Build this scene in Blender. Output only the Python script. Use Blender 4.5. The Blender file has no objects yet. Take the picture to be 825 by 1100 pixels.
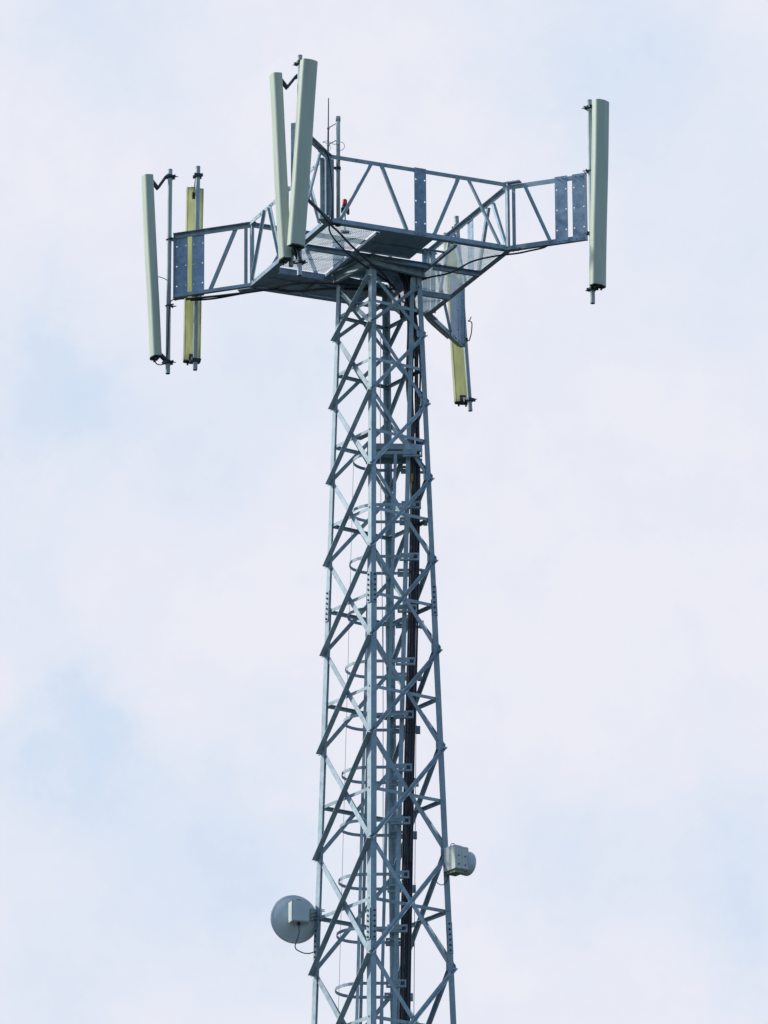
import bpy, bmesh, math, random
from mathutils import Vector, Matrix
random.seed(4)
S = bpy.context.scene
COL = S.collection
V = Vector
PI = math.pi

# ------------------------------------------------------------------ camera
PW, PH, F = 825.0, 1100.0, 7002.8
PITCH, ROLL = 0.3328, -0.0061
CAM = V((0.0473, -84.7424, 1.6))
_c, _s = math.cos(PITCH), math.sin(PITCH)
_r, _u, FWD = V((1, 0, 0)), V((0, -_s, _c)), V((0, _c, _s))
_cr, _sr = math.cos(ROLL), math.sin(ROLL)
RT = _r * _cr + _u * _sr
UP = _u * _cr - _r * _sr


def ray(px, py):
    return FWD * F + RT * (px - PW / 2) + UP * (PH / 2 - py)


def at(px, py, Y):
    """World point at depth Y (metres behind the mast axis) for a measured position."""
    d = ray(px, py)
    return CAM + d * ((Y - CAM.y) / d.y)


cd = bpy.data.cameras.new('camera')
cam = bpy.data.objects.new('camera', cd)
COL.objects.link(cam)
M3 = Matrix((RT, UP, -FWD)).transposed()
cam.matrix_world = Matrix.Translation(CAM) @ M3.to_4x4()
cd.sensor_fit = 'VERTICAL'
cd.sensor_height = 24.0
cd.sensor_width = 18.0
cd.lens = F / PH * 24.0
cd.clip_start = 0.5
cd.clip_end = 6000
S.camera = cam

# ------------------------------------------------------------------ materials
def material(name, base, rough=0.5, metal=0.0, var=0.18, scale=9.0, dirt=None, dirt_amt=0.0,
             dirt_scale=3.0, stretch=None, bump=0.0, spec=0.5, vary=0.0, thin=0.0):
    m = bpy.data.materials.new(name)
    m.use_nodes = True
    nt = m.node_tree
    n, l = nt.nodes, nt.links
    b = n['Principled BSDF']
    b.inputs['Roughness'].default_value = rough
    b.inputs['Metallic'].default_value = metal
    b.inputs['Specular IOR Level'].default_value = spec
    geo = n.new('ShaderNodeNewGeometry')
    mp = n.new('ShaderNodeMapping')
    if stretch:
        mp.inputs['Scale'].default_value = stretch
    l.new(geo.outputs['Position'], mp.inputs['Vector'])
    no = n.new('ShaderNodeTexNoise')
    no.inputs['Scale'].default_value = scale
    no.inputs['Detail'].default_value = 5
    no.inputs['Roughness'].default_value = 0.62
    l.new(mp.outputs[0], no.inputs['Vector'])
    mr = n.new('ShaderNodeMapRange')
    mr.inputs['From Min'].default_value = 0.3
    mr.inputs['From Max'].default_value = 0.7
    mr.inputs['To Min'].default_value = 1 - var
    mr.inputs['To Max'].default_value = 1 + var
    l.new(no.outputs['Fac'], mr.inputs['Value'])
    mx = n.new('ShaderNodeVectorMath')
    mx.operation = 'SCALE'
    mx.inputs[0].default_value = base
    l.new(mr.outputs[0], mx.inputs['Scale'])
    out = mx.outputs[0]
    if dirt:
        n2 = n.new('ShaderNodeTexNoise')
        n2.inputs['Scale'].default_value = dirt_scale
        n2.inputs['Detail'].default_value = 6
        l.new(mp.outputs[0], n2.inputs['Vector'])
        r2 = n.new('ShaderNodeMapRange')
        r2.inputs['From Min'].default_value = 0.48
        r2.inputs['From Max'].default_value = 0.72
        r2.inputs['To Max'].default_value = dirt_amt
        l.new(n2.outputs['Fac'], r2.inputs['Value'])
        mc = n.new('ShaderNodeMix')
        mc.data_type = 'RGBA'
        mc.inputs['B'].default_value = (*dirt, 1)
        l.new(r2.outputs[0], mc.inputs['Factor'])
        l.new(out, mc.inputs['A'])
        out = mc.outputs['Result']
    if vary:                      # every bar left the galvanising bath a little different
        oi = n.new('ShaderNodeObjectInfo')
        vr = n.new('ShaderNodeMapRange')
        vr.inputs['To Min'].default_value = 1 - vary
        vr.inputs['To Max'].default_value = 1 + vary
        l.new(oi.outputs['Random'], vr.inputs['Value'])
        vs_ = n.new('ShaderNodeVectorMath')
        vs_.operation = 'SCALE'
        l.new(out, vs_.inputs[0])
        l.new(vr.outputs[0], vs_.inputs['Scale'])
        out = vs_.outputs[0]
    l.new(out, b.inputs['Base Color'])
    if thin:                      # thin fibreglass lets daylight through
        tr = n.new('ShaderNodeBsdfTranslucent')
        l.new(out, tr.inputs['Color'])
        ms = n.new('ShaderNodeMixShader')
        ms.inputs[0].default_value = thin
        l.new(b.outputs[0], ms.inputs[1])
        l.new(tr.outputs[0], ms.inputs[2])
        l.new(ms.outputs[0], n['Material Output'].inputs['Surface'])
    rr = n.new('ShaderNodeMapRange')
    rr.inputs['From Min'].default_value = 0.3
    rr.inputs['From Max'].default_value = 0.7
    rr.inputs['To Min'].default_value = max(0.05, rough - 0.12)
    rr.inputs['To Max'].default_value = min(1, rough + 0.12)
    l.new(no.outputs['Fac'], rr.inputs['Value'])
    l.new(rr.outputs[0], b.inputs['Roughness'])
    if bump:
        bp = n.new('ShaderNodeBump')
        bp.inputs['Strength'].default_value = bump
        bp.inputs['Distance'].default_value = 0.004
        l.new(no.outputs['Fac'], bp.inputs['Height'])
        l.new(bp.outputs[0], b.inputs['Normal'])
    return m


GALV = material('galvanised steel', (0.315, 0.415, 0.475), 0.5, 0.1, 0.25, 10, (0.20, 0.275, 0.335), 0.55, 2.2, bump=0.1, vary=0.16)
GALV2 = material('galvanised plate', (0.28, 0.39, 0.50), 0.45, 0.1, 0.30, 14, (0.18, 0.26, 0.36), 0.6, 4.0, bump=0.1, vary=0.08)
POLE = material('weathered pole steel', (0.40, 0.47, 0.47), 0.5, 0.1, 0.2, 12, (0.22, 0.27, 0.28), 0.6, 3.5, (1, 1, 0.35))
BOLT = material('dark bolt steel', (0.03, 0.045, 0.055), 0.5, 0.3, 0.3, 30)
CLAMP = material('dark clamp steel', (0.04, 0.055, 0.075), 0.5, 0.3, 0.3, 20)
RADOME = material('grey green radome', (0.51, 0.585, 0.485), 0.5, 0.0, 0.08, 6, (0.41, 0.47, 0.36), 0.65, 7.0, (1, 1, 0.12))
AGED = material('aged thin radome', (0.84, 0.85, 0.76), 0.5, 0.0, 0.08, 6, (0.76, 0.76, 0.64), 0.5, 5.0, (1, 1, 0.18), thin=0.8)
OLIVE = material('yellowed fibreglass', (0.84, 0.85, 0.60), 0.5, 0.0, 0.14, 7, (0.62, 0.62, 0.38), 0.7, 4.0, (1, 1, 0.25), thin=0.7)
BLACK = material('black rubber', (0.014, 0.020, 0.040), 0.36, 0.0, 0.2, 20)
YELLOW = material('yellow tape', (0.55, 0.42, 0.03), 0.5)
RED = material('red lens', (0.75, 0.03, 0.03), 0.25)
DISH = material('grey dish paint', (0.58, 0.65, 0.69), 0.38, 0.0, 0.08, 5, (0.45, 0.52, 0.57), 0.4, 4.0)
CREAM = material('pale cabinet paint', (0.60, 0.66, 0.64), 0.5, 0.0, 0.08, 8, (0.44, 0.49, 0.45), 0.5, 6.0)
MOSS = material('stained cabinet paint', (0.22, 0.27, 0.17), 0.6, 0.0, 0.2, 18)
CONC = material('concrete', (0.32, 0.31, 0.29), 0.9, 0, 0.15, 2)
GRASS = material('rough grass', (0.024, 0.030, 0.024), 0.95, 0, 0.35, 0.35, (0.032, 0.033, 0.03), 0.6, 0.05)

# ------------------------------------------------------------------ helpers
class MB:
    """Collects shapes given in world coordinates into one mesh object."""
    def __init__(self):
        self.v, self.f, self.sm, self.mi, self.mat = [], [], [], [], 0

    def add(self, vs, fs, smooth=False):
        o = len(self.v)
        self.v += [tuple(p) for p in vs]
        for f in fs:
            self.f.append([i + o for i in f])
            self.sm.append(smooth)
            self.mi.append(self.mat)

    def box(self, c, ax, ay, az):
        c, ax, ay, az = V(c), V(ax), V(ay), V(az)
        vs = [c + ax * i + ay * j + az * k for i in (-1, 1) for j in (-1, 1) for k in (-1, 1)]
        self.add(vs, [(0, 1, 3, 2), (4, 6, 7, 5), (0, 4, 5, 1), (2, 3, 7, 6), (0, 2, 6, 4), (1, 5, 7, 3)])

    def prism(self, sec, p0, p1, u, v, smooth=False):
        """Closed 2-D section (u,v) swept from p0 to p1."""
        n = len(sec)
        vs = [p0 + u * a + v * b for a, b in sec] + [p1 + u * a + v * b for a, b in sec]
        self.add(vs, [(i, (i + 1) % n, n + (i + 1) % n, n + i) for i in range(n)], smooth)
        self.add([p0 + u * a + v * b for a, b in sec], [tuple(range(n))[::-1]])
        self.add([p1 + u * a + v * b for a, b in sec], [tuple(range(n))])

    def angle(self, p0, p1, u, v, w, t, w2=None):
        """L section, heel on p0-p1, flanges along u and v."""
        w2 = w2 or w
        self.prism([(0, 0), (w, 0), (w, t), (t, t), (t, w2), (0, w2)], V(p0), V(p1), V(u), V(v))

    def channel(self, p0, p1, u, v, w, d, t):
        """U section, web along v (length d) and two flanges along u (length w)."""
        self.prism([(0, 0), (w, 0), (w, t), (t, t), (t, d - t), (w, d - t), (w, d), (0, d)], V(p0), V(p1), V(u), V(v))

    def tube(self, pts, r, n=8, caps=True):
        pts = [V(p) for p in pts]
        rs = r if isinstance(r, (list, tuple)) else [r] * len(pts)
        ref = None
        vs = []
        for i, p in enumerate(pts):
            d = (pts[min(i + 1, len(pts) - 1)] - pts[max(i - 1, 0)]).normalized()
            if ref is None:
                ref = d.orthogonal().normalized()
            ref = (ref - d * ref.dot(d)).normalized()
            b = d.cross(ref)
            for k in range(n):
                a = 2 * PI * k / n
                vs.append(p + (ref * math.cos(a) + b * math.sin(a)) * rs[i])
        fs = []
        for i in range(len(pts) - 1):
            for k in range(n):
                fs.append((i * n + k, i * n + (k + 1) % n, (i + 1) * n + (k + 1) % n, (i + 1) * n + k))
        self.add(vs, fs, True)
        if caps:
            self.add(vs[:n], [tuple(range(n))[::-1]])
            self.add(vs[-n:], [tuple(range(n))])

    def lathe(self, o, axis, prof, n=28, smooth=True):
        """prof: (distance along axis, radius)"""
        o, axis = V(o), V(axis).normalized()
        a = axis.orthogonal().normalized()
        b = axis.cross(a)
        vs, fs = [], []
        for h, r in prof:
            for k in range(n):
                t = 2 * PI * k / n
                vs.append(o + axis * h + (a * math.cos(t) + b * math.sin(t)) * r)
        for i in range(len(prof) - 1):
            for k in range(n):
                fs.append((i * n + k, i * n + (k + 1) % n, (i + 1) * n + (k + 1) % n, (i + 1) * n + k))
        self.add(vs, fs, smooth)

    def ribbon(self, pts, h, t, closed=False):
        """Flat bar on edge: height h along z, thickness t."""
        pts = [V(p) for p in pts]
        vs, fs = [], []
        for i, p in enumerate(pts):
            d = pts[min(i + 1, len(pts) - 1)] - pts[max(i - 1, 0)]
            d.z = 0
            d.normalize()
            nrm = V((-d.y, d.x, 0))
            for a, b in ((-1, -1), (1, -1), (1, 1), (-1, 1)):
                vs.append(p + nrm * (a * t / 2) + V((0, 0, b * h / 2)))
        for i in range(len(pts) - 1):
            for k in range(4):
                fs.append((i * 4 + k, i * 4 + (k + 1) % 4, (i + 1) * 4 + (k + 1) % 4, (i + 1) * 4 + k))
        L = (len(pts) - 1) * 4
        fs += [(3, 2, 1, 0), (L, L + 1, L + 2, L + 3)]
        self.add(vs, fs)

    def holed(self, c, u, v, nrm, w, h, t, holes, r):
        """Flat plate w x h, thickness t, with square drilled holes at (u,v)."""
        xs = sorted({-w / 2, w / 2} | {x + s * r for x, _ in holes for s in (-1, 1)})
        ys = sorted({-h / 2, h / 2} | {y + s * r for _, y in holes for s in (-1, 1)})
        def solid(i, j):
            if i < 0 or j < 0 or i >= len(xs) - 1 or j >= len(ys) - 1:
                return False
            mx, my = (xs[i] + xs[i + 1]) / 2, (ys[j] + ys[j + 1]) / 2
            return not any(abs(mx - a) < r * .99 and abs(my - b) < r * .99 for a, b in holes)
        P = lambda x, y, z: c + u * x + v * y + nrm * z
        for i in range(len(xs) - 1):
            for j in range(len(ys) - 1):
                if not solid(i, j):
                    continue
                x0, x1, y0, y1 = xs[i], xs[i + 1], ys[j], ys[j + 1]
                for z, o in ((t / 2, 1), (-t / 2, -1)):
                    q = [P(x0, y0, z), P(x1, y0, z), P(x1, y1, z), P(x0, y1, z)]
                    self.add(q if o > 0 else q[::-1], [(0, 1, 2, 3)])
                for di, dj, a, b in ((-1, 0, (x0, y1), (x0, y0)), (1, 0, (x1, y0), (x1, y1)),
                                     (0, -1, (x0, y0), (x1, y0)), (0, 1, (x1, y1), (x0, y1))):
                    if not solid(i + di, j + dj):
                        self.add([P(*a, -t / 2), P(*b, -t / 2), P(*b, t / 2), P(*a, t / 2)], [(0, 1, 2, 3)])

    def bolt(self, p, nrm, r=0.011, h=0.012):
        self.tube([V(p), V(p) + V(nrm) * h], r, 6)

    def build(self, name, m, parent=None, loc=None, m2=None):
        me = bpy.data.meshes.new(name)
        base = V(ROOT[parent.name]) if parent else V(loc or (0, 0, 0))
        me.from_pydata([tuple(V(p) - base) for p in self.v], [], self.f)
        me.polygons.foreach_set('use_smooth', self.sm)
        me.polygons.foreach_set('material_index', self.mi)
        bm = bmesh.new()
        bm.from_mesh(me)
        bmesh.ops.remove_doubles(bm, verts=bm.verts, dist=1e-5)
        bmesh.ops.recalc_face_normals(bm, faces=bm.faces)
        bm.to_mesh(me)
        bm.free()
        me.materials.append(m)
        if m2:
            me.materials.append(m2)
        o = bpy.data.objects.new(name, me)
        COL.objects.link(o)
        if parent:
            o.parent = parent
        else:
            o.location = base
        ROOT[o.name] = tuple(base)
        return o


ROOT = {}


def tag(o, label, cat, group=None, kind=None):
    o['label'] = label
    o['category'] = cat
    if group:
        o['group'] = group
    if kind:
        o['kind'] = kind
    return o


def thing(name, loc, label, cat, group=None):
    o = bpy.data.objects.new(name, None)
    COL.objects.link(o)
    o.location = loc
    o.empty_display_size = 0.2
    ROOT[o.name] = tuple(loc)
    return tag(o, label, cat, group)


def arc(pts, n=10):
    """Catmull-Rom through the points."""
    pts = [V(p) for p in pts]
    q = [pts[0] * 2 - pts[1]] + pts + [pts[-1] * 2 - pts[-2]]
    out = []
    for i in range(1, len(q) - 2):
        for k in range(n):
            t = k / n
            a, b, c, d = q[i - 1], q[i], q[i + 1], q[i + 2]
            out.append(0.5 * ((2 * b) + (c - a) * t + (2 * a - 5 * b + 4 * c - d) * t * t + (3 * b - a - 3 * c + d) * t ** 3))
    out.append(pts[-1])
    return out


Z = V((0, 0, 1))

# ------------------------------------------------------------------ ground
g = MB()
N = 24
R = 2600
for i in range(N):
    for j in range(N):
        x0, x1 = -R + 2 * R * i / N, -R + 2 * R * (i + 1) / N
        y0, y1 = -R + 2 * R * j / N, -R + 2 * R * (j + 1) / N
        g.add([(x0, y0, 0), (x1, y0, 0), (x1, y1, 0), (x0, y1, 0)], [(0, 1, 2, 3)])
go = g.build('ground', GRASS)
go['kind'] = 'structure'
go['label'] = 'rough grass field around the foot of the mast'

# ------------------------------------------------------------------ lattice mast
ZP = 32.8583 + 1.6            # underside level of the platform
YT = 0.6142
T1 = V((math.cos(YT), math.sin(YT), 0))
T2 = V((-math.sin(YT), math.cos(YT), 0))


def tw(z):
    return 0.8407 + 0.0512 * (ZP - z)


def tcorner(k, z):
    """k: 0 near, 1 left, 2 back, 3 right"""
    s, t = ((-1, -1), (-1, 1), (1, 1), (1, -1))[k]
    w = tw(z) / 2
    q = T1 * (s * w) + T2 * (t * w)
    return V((q.x, q.y, z))


nodes = [34.175] + [v + 1.6 for v in (31.8549, 30.8464, 29.7474, 28.5552, 27.2651, 25.869, 24.371, 22.7656)]
while nodes[-1] > 2.4:
    d = (nodes[-2] - nodes[-1]) * 1.05
    nodes.append(nodes[-1] - min(d, 2.3))
if nodes[-1] > 0.9:
    nodes.append(0.45)
else:
    nodes[-1] = 0.45

mast = thing('lattice_mast', (0, 0, 0), 'tall four-legged galvanised steel lattice mast tapering up to the platform', 'mast')
for k in range(4):
    c = tcorner(k, 0)
    pad = MB()
    pad.box((c.x, c.y, 0.15), (0.45, 0, 0), (0, 0.45, 0), (0, 0, 0.2))
    pad.build('footing', CONC, mast)

SPL = [at(398, 629, -0.8).z, at(398, 990, -1.0).z, 14.5, 7.5]
for k in range(4):
    A, B, C_ = tcorner(k, 0), tcorner((k + 1) % 4, 0), tcorner((k - 1) % 4, 0)
    u, v = (B - A).normalized(), (C_ - A).normalized()
    mb = MB()
    zs = [0.35, SPL[0], ZP - 0.01]
    mb.angle(tcorner(k, zs[0]), tcorner(k, zs[1]), u, v, 0.092, 0.010)
    mb.angle(tcorner(k, zs[1] + 0.002), tcorner(k, zs[2]), u, v, 0.080, 0.009)
    leg = mb.build('leg', GALV, mast)
    for zc in SPL:
        up = (tcorner(k, zc + 1) - tcorner(k, zc)).normalized()
        c = tcorner(k, zc)
        for a, b in ((u, v), (v, u)):
            sp = MB()
            sp.box(c + a * 0.047 - b * 0.0075, a * 0.038, b * 0.0052, up * 0.22)
            sp.mat = 1
            for j in range(6):
                sp.bolt(c + a * 0.05 - b * 0.0125 + up * (-0.185 + 0.074 * j), -b, 0.015, 0.014)
            sp.build('splice_plate', GALV, leg, m2=BOLT)

rest = MB()
count = 0
for i in range(len(nodes) - 1):
    zt, zb = nodes[i], nodes[i + 1]
    # flange size grows a little down the mast
    fw = 0.052 + 0.0012 * i
    for k in range(4):
        k2 = (k + 1) % 4
        e = (tcorner(k2, 0) - tcorner(k, 0)).normalized()
        nn = V((e.y, -e.x, 0))
        if nn.dot(tcorner(k, 0) + tcorner(k2, 0)) < 0:
            nn = -nn
        sub = nn * 0.001
        for typ in (0, 1):
            mb = MB()
            if (typ == 0) != (k == 1):      # outside the legs, standing flange outwards on the lower edge
                ka, kb, es = (k, k2, e) if typ == 0 else (k2, k, -e)
                p0 = tcorner(ka, zt) - es * 0.012 + nn * 0.003
                p1 = tcorner(kb, zb) + es * 0.018 + nn * 0.003
                if i == 0:
                    p0 = tcorner(ka, zt) + es * 0.04 + nn * 0.003
                d = (p1 - p0).normalized()
                pu = d.cross(nn)
                if pu.z < 0:
                    pu = -pu
                tgt = mb
                wf = fw if k != 3 else fw * 0.85
                tgt.angle(p0 - pu * wf * .5, p1 - pu * wf * .5, pu, nn, wf, 0.006, fw * 1.4 if k == 0 else wf)
            else:             # inside the legs, standing flange inwards
                ka, kb, es = (k2, k, -e) if typ == 1 else (k, k2, e)
                p0 = tcorner(ka, zt) + es * 0.04 - nn * 0.013
                p1 = tcorner(kb, zb) - es * 0.03 - nn * 0.013
                d = (p1 - p0).normalized()
                pu = d.cross(nn)
                if pu.z < 0:
                    pu = -pu
                hs = -1 if k < 2 else 1
                wf = fw * 1.25 if k == 0 else fw
                mb.angle(p0 + pu * hs * wf * .5, p1 + pu * hs * wf * .5, pu * -hs, -nn, wf, 0.006, fw * 0.8)
            if i < 9:
                q_ = (p1 - p0).normalized()
                mb.mat = 1
                for s_, o_ in ((0.045, p0), (0.085, p0), (-0.045, p1), (-0.085, p1)):
                    mb.bolt(o_ + q_ * s_ - nn * 0.002, nn, 0.011, 0.015)
            if count < 96:
                mb.build('diagonal_brace', GALV, mast, m2=CLAMP)
                count += 1
            else:
                rest.add(mb.v, mb.f)
        if i and i < 10 and k in (0, 3):
            c_ = tcorner(k, zt)
            gz = MB()
            gz.box(c_ + e * 0.075 - nn * 0.0112, e * 0.045, nn * 0.0012, Z * 0.05)
            gz.build('gusset', GALV, mast)
        # girt through the crossing of the two diagonals
        zm = (zt * tw(zb) + zb * tw(zt)) / (tw(zt) + tw(zb)) if i else (zt + zb) / 2
        zm = (zt + zb) / 2
        p0 = tcorner(k, zm) + e * 0.012 - nn * 0.021
        p1 = tcorner(k2, zm) - e * 0.012 - nn * 0.021
        mb = MB()
        big = 0.042 + 0.001 * i
        mb.angle(p0, p1, -nn, -Z, big, 0.005)
        mb.bolt(p0 + e * 0.035 + nn * 0.022 - Z * 0.02, nn, 0.013, 0.012)
        mb.build('horizontal_brace', GALV, mast)
rest.mi = [0] * len(rest.f)
ro = rest.build('lower_bracing', GALV, mast)
ro['kind'] = 'stuff'

# head frame: channel ring carrying the platform
for k in range(4):
    k2 = (k + 1) % 4
    a, b = tcorner(k, ZP), tcorner(k2, ZP)
    e = (b - a).normalized()
    nn = V((e.y, -e.x, 0))
    if nn.dot(a + b) < 0:
        nn = -nn
    mb = MB()
    mb.channel(a - Z * 0.165 - e * 0.05 + nn * 0.012, b - Z * 0.165 + e * 0.04 + nn * 0.012, nn, Z, 0.06, 0.155, 0.008)
    mb.build('head_ring', GALV, mast)
    gp = MB()                 # corner gusset
    gp.box(a - Z * 0.27 + e * 0.10 - nn * 0.018, e * 0.055, nn * 0.004, Z * 0.11)
    gp.build('gusset', GALV, mast)

# rest landing half way down the visible part of the ladder
zl = at(412, 484, 0).z
mb = MB()
lc = V((0.16, 0.06, zl))
pl = [lc + V(q) for q in ((-0.30, -0.33, 0), (0.34, -0.30, 0), (0.36, 0.30, 0), (0.02, 0.46, 0), (-0.36, 0.12, 0))]
mb.add(pl + [p + Z * 0.012 for p in pl], [(4, 3, 2, 1, 0), (5, 6, 7, 8, 9)] + [(i, (i + 1) % 5, 5 + (i + 1) % 5, 5 + i) for i in range(5)])
mb.channel(lc + V((-0.34, -0.33, -0.07)), lc + V((0.42, -0.31, -0.07)), V((0, 1, 0)), Z, 0.04, 0.068, 0.006)
mb.channel(lc + V((-0.36, 0.30, -0.07)), lc + V((0.42, 0.31, -0.07)), V((0, -1, 0)), Z, 0.04, 0.068, 0.006)
mb.build('rest_landing', GALV, mast)
zs = nodes[2] * .5 + nodes[3] * .5
for k in (0, 3):
    k2 = (k + 1) % 4
    a, b = tcorner(k, zs), tcorner(k2, zs)
    e = (b - a).normalized()
    nn = V((e.y, -e.x, 0))
    mb = MB()
    if nn.dot(a + b) < 0:
        nn = -nn
    if k == 0:
        mb.box(a.lerp(b, .27) - nn * 0.10 - Z * 0.012, e * 0.24, nn * 0.07, Z * 0.004)
        mb.build('shelf_plate', GALV, mast)

# ------------------------------------------------------------------ platform
YP = 0.4193
E1 = V((math.cos(YP), math.sin(YP), 0))
E2 = V((-math.sin(YP), math.cos(YP), 0))
HP = 2.7959 / 2


def P(x, y, z):
    q = E1 * x + E2 * y
    return V((q.x, q.y, ZP + z))


plat = thing('antenna_platform', (0, 0, ZP), 'square galvanised steel work platform with truss railings and four corner arms', 'platform')
corners = [(-HP, -HP), (-HP, HP), (HP, HP), (HP, -HP)]      # near, left, far, right
for k in range(4):
    a = P(*corners[k], 0)
    b = P(*corners[(k + 1) % 4], 0)
    e = (b - a).normalized()
    nn = V((e.y, -e.x, 0))
    if nn.dot(V((a.x + b.x, a.y + b.y, 0))) < 0:
        nn = -nn
    ln = (b - a).length
    A = lambda s, z, o=0.0: a + e * s + Z * z + nn * o
    mb = MB()
    mb.angle(A(0.075, 0.005), A(ln - 0.075, 0.005), -nn, Z, 0.085, 0.008, 0.064)
    edge = mb.build('edge_beam', GALV2, plat)
    mb = MB()
    mb.angle(A(0.03, 0.998), A(ln - 0.03, 0.998), -nn, -Z, 0.06, 0.007, 0.058)
    for s in (0.80, 0.88, ln - 0.80, ln - 0.88, 0.45, ln - .45):
        mb.bolt(A(s, 0.97), nn, 0.012, 0.012)
    rail = mb.build('guard_rail', GALV, plat)
    for s in (0.095, ln - 0.050):
        mb = MB()
        if s < 1:
            mb.angle(A(s, 0.03, 0.003), A(s, 0.97, 0.003), -e, nn, 0.058, 0.006)
        else:
            mb.angle(A(s, 0.072, -0.012), A(s, 0.938, -0.012), -e, -nn, 0.062, 0.006)
        mb.build('rail_post', GALV, rail)
    for s0, s1 in ((0.20, 0.66), (1.19, 0.82), (ln - 0.20, ln - 0.66), (ln - 1.19, ln - 0.82)):
        p0, p1 = A(s0, 0.06, 0.003), A(s1, 0.945, 0.003)
        d = (p1 - p0).normalized()
        pu = d.cross(nn).normalized()
        w = 0.05 if abs(s1 - .82) > .01 and abs(ln - s1 - .82) > .01 else 0.062
        mb = MB()
        mb.angle(p0 - pu * w / 2, p1 - pu * w / 2, pu, nn, w, 0.006, 0.04)
        mb.build('rail_brace', GALV, rail)
    mb = MB()
    hol = [(sx * 0.068, y) for sx in (-1, 1) for y in (-0.32, 0.0, 0.32)]
    mb.holed(A(ln / 2, 0.512, 0.010), e, Z, nn, 0.178, 0.985, 0.008, hol, 0.011)
    for sx in (-0.035, 0.03):
        for y in (-.465, .465):
            mb.bolt(A(ln / 2 + sx, 0.512 + y, 0.014), nn, 0.012, 0.012)
    mb.build('mounting_plate', GALV2, rail)

# floor beams
for x, sg in ((-0.62, 1), (0.60, -1)):
    mb = MB()
    mb.channel(P(x, -HP + 0.09, -0.032), P(x, HP - 0.09, -0.032), E1 * sg, Z, 0.055, 0.035, 0.006)
    mb.build('main_beam', GALV2, plat)
for y, sg in ((-0.47, -1), (0.47, 1)):
    mb = MB()
    for xa, xb in ((-HP + .09, -.625), (-.56, .54), (.605, HP - .09)):
        mb.channel(P(xa, y, -0.075), P(xb, y, -0.075), E2 * sg, Z, 0.05, 0.076, 0.007)
    mb.build('cross_joist', GALV2, plat)


def grating(x0, x1, y0, y1, along, pitch=0.024, depth=0.011, z=0.02):
    mb = MB()
    if along == 'y':
        n = int((x1 - x0) / pitch)
        for i in range(n + 1):
            x = x0 + (x1 - x0) * i / n
            mb.box(P(x, (y0 + y1) / 2, z + depth / 2), E1 * 0.0012, E2 * ((y1 - y0) / 2), Z * depth / 2)
        m_ = int((y1 - y0) / 0.05)
        for j in range(m_ + 1):
            mb.box(P((x0 + x1) / 2, y0 + (y1 - y0) * j / m_, z + depth - 0.003), E1 * ((x1 - x0) / 2 + 0.002), E2 * 0.0013, Z * 0.0015)
    else:
        n = int((y1 - y0) / pitch)
        for i in range(n + 1):
            y = y0 + (y1 - y0) * i / n
            mb.box(P((x0 + x1) / 2, y, z + depth / 2), E1 * ((x1 - x0) / 2), E2 * 0.0018, Z * depth / 2)
        m_ = int((x1 - x0) / 0.11)
        for j in range(m_ + 1):
            mb.box(P(x0 + (x1 - x0) * j / m_, (y0 + y1) / 2, z + depth - 0.003), E1 * 0.003, E2 * ((y1 - y0) / 2 + 0.002), Z * 0.0028)
    return mb.build('floor_grating', GALV, plat)


def floor_plate(x0, x1, y0, y1):
    mb = MB()
    n = max(1, round((y1 - y0) / 0.5))
    for i in range(1):
        mb.box(P((x0 + x1) / 2, (y0 + y1) / 2, 0.022), E1 * ((x1 - x0) / 2), E2 * ((y1 - y0) / 2), Z * 0.003)
        mb.box(P((x0 + x1) / 2, (y0 + y1) / 2, 0.010), E1 * ((x1 - x0) / 2 - 0.02), E2 * 0.004, Z * 0.0088)
    return mb.build('floor_plate', GALV2, plat)


b_ = HP - 0.088
grating(-b_, -0.64, -b_, -0.50, 'y')
grating(-b_, -0.64, -0.46, 0.46, 'y')
floor_plate(-b_, 0.30, 0.50, b_)
floor_plate(-0.55, 0.24, -b_, -0.50)
grating(0.62, b_, -b_, -0.50, 'y')
grating(0.62, b_, -0.46, 0.46, 'y')
grating(0.62, b_, 0.50, b_, 'y')
floor_plate(-0.56, 0.54, -0.45, 0.45)
# small slotted bracket lying across the open slit beside the near floor panel
mb = MB()
mb.box(P(0.42, -0.95, 0.012), E1 * 0.17, E2 * 0.03, Z * 0.004)
mb.build('slit_strap', GALV, plat)

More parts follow.
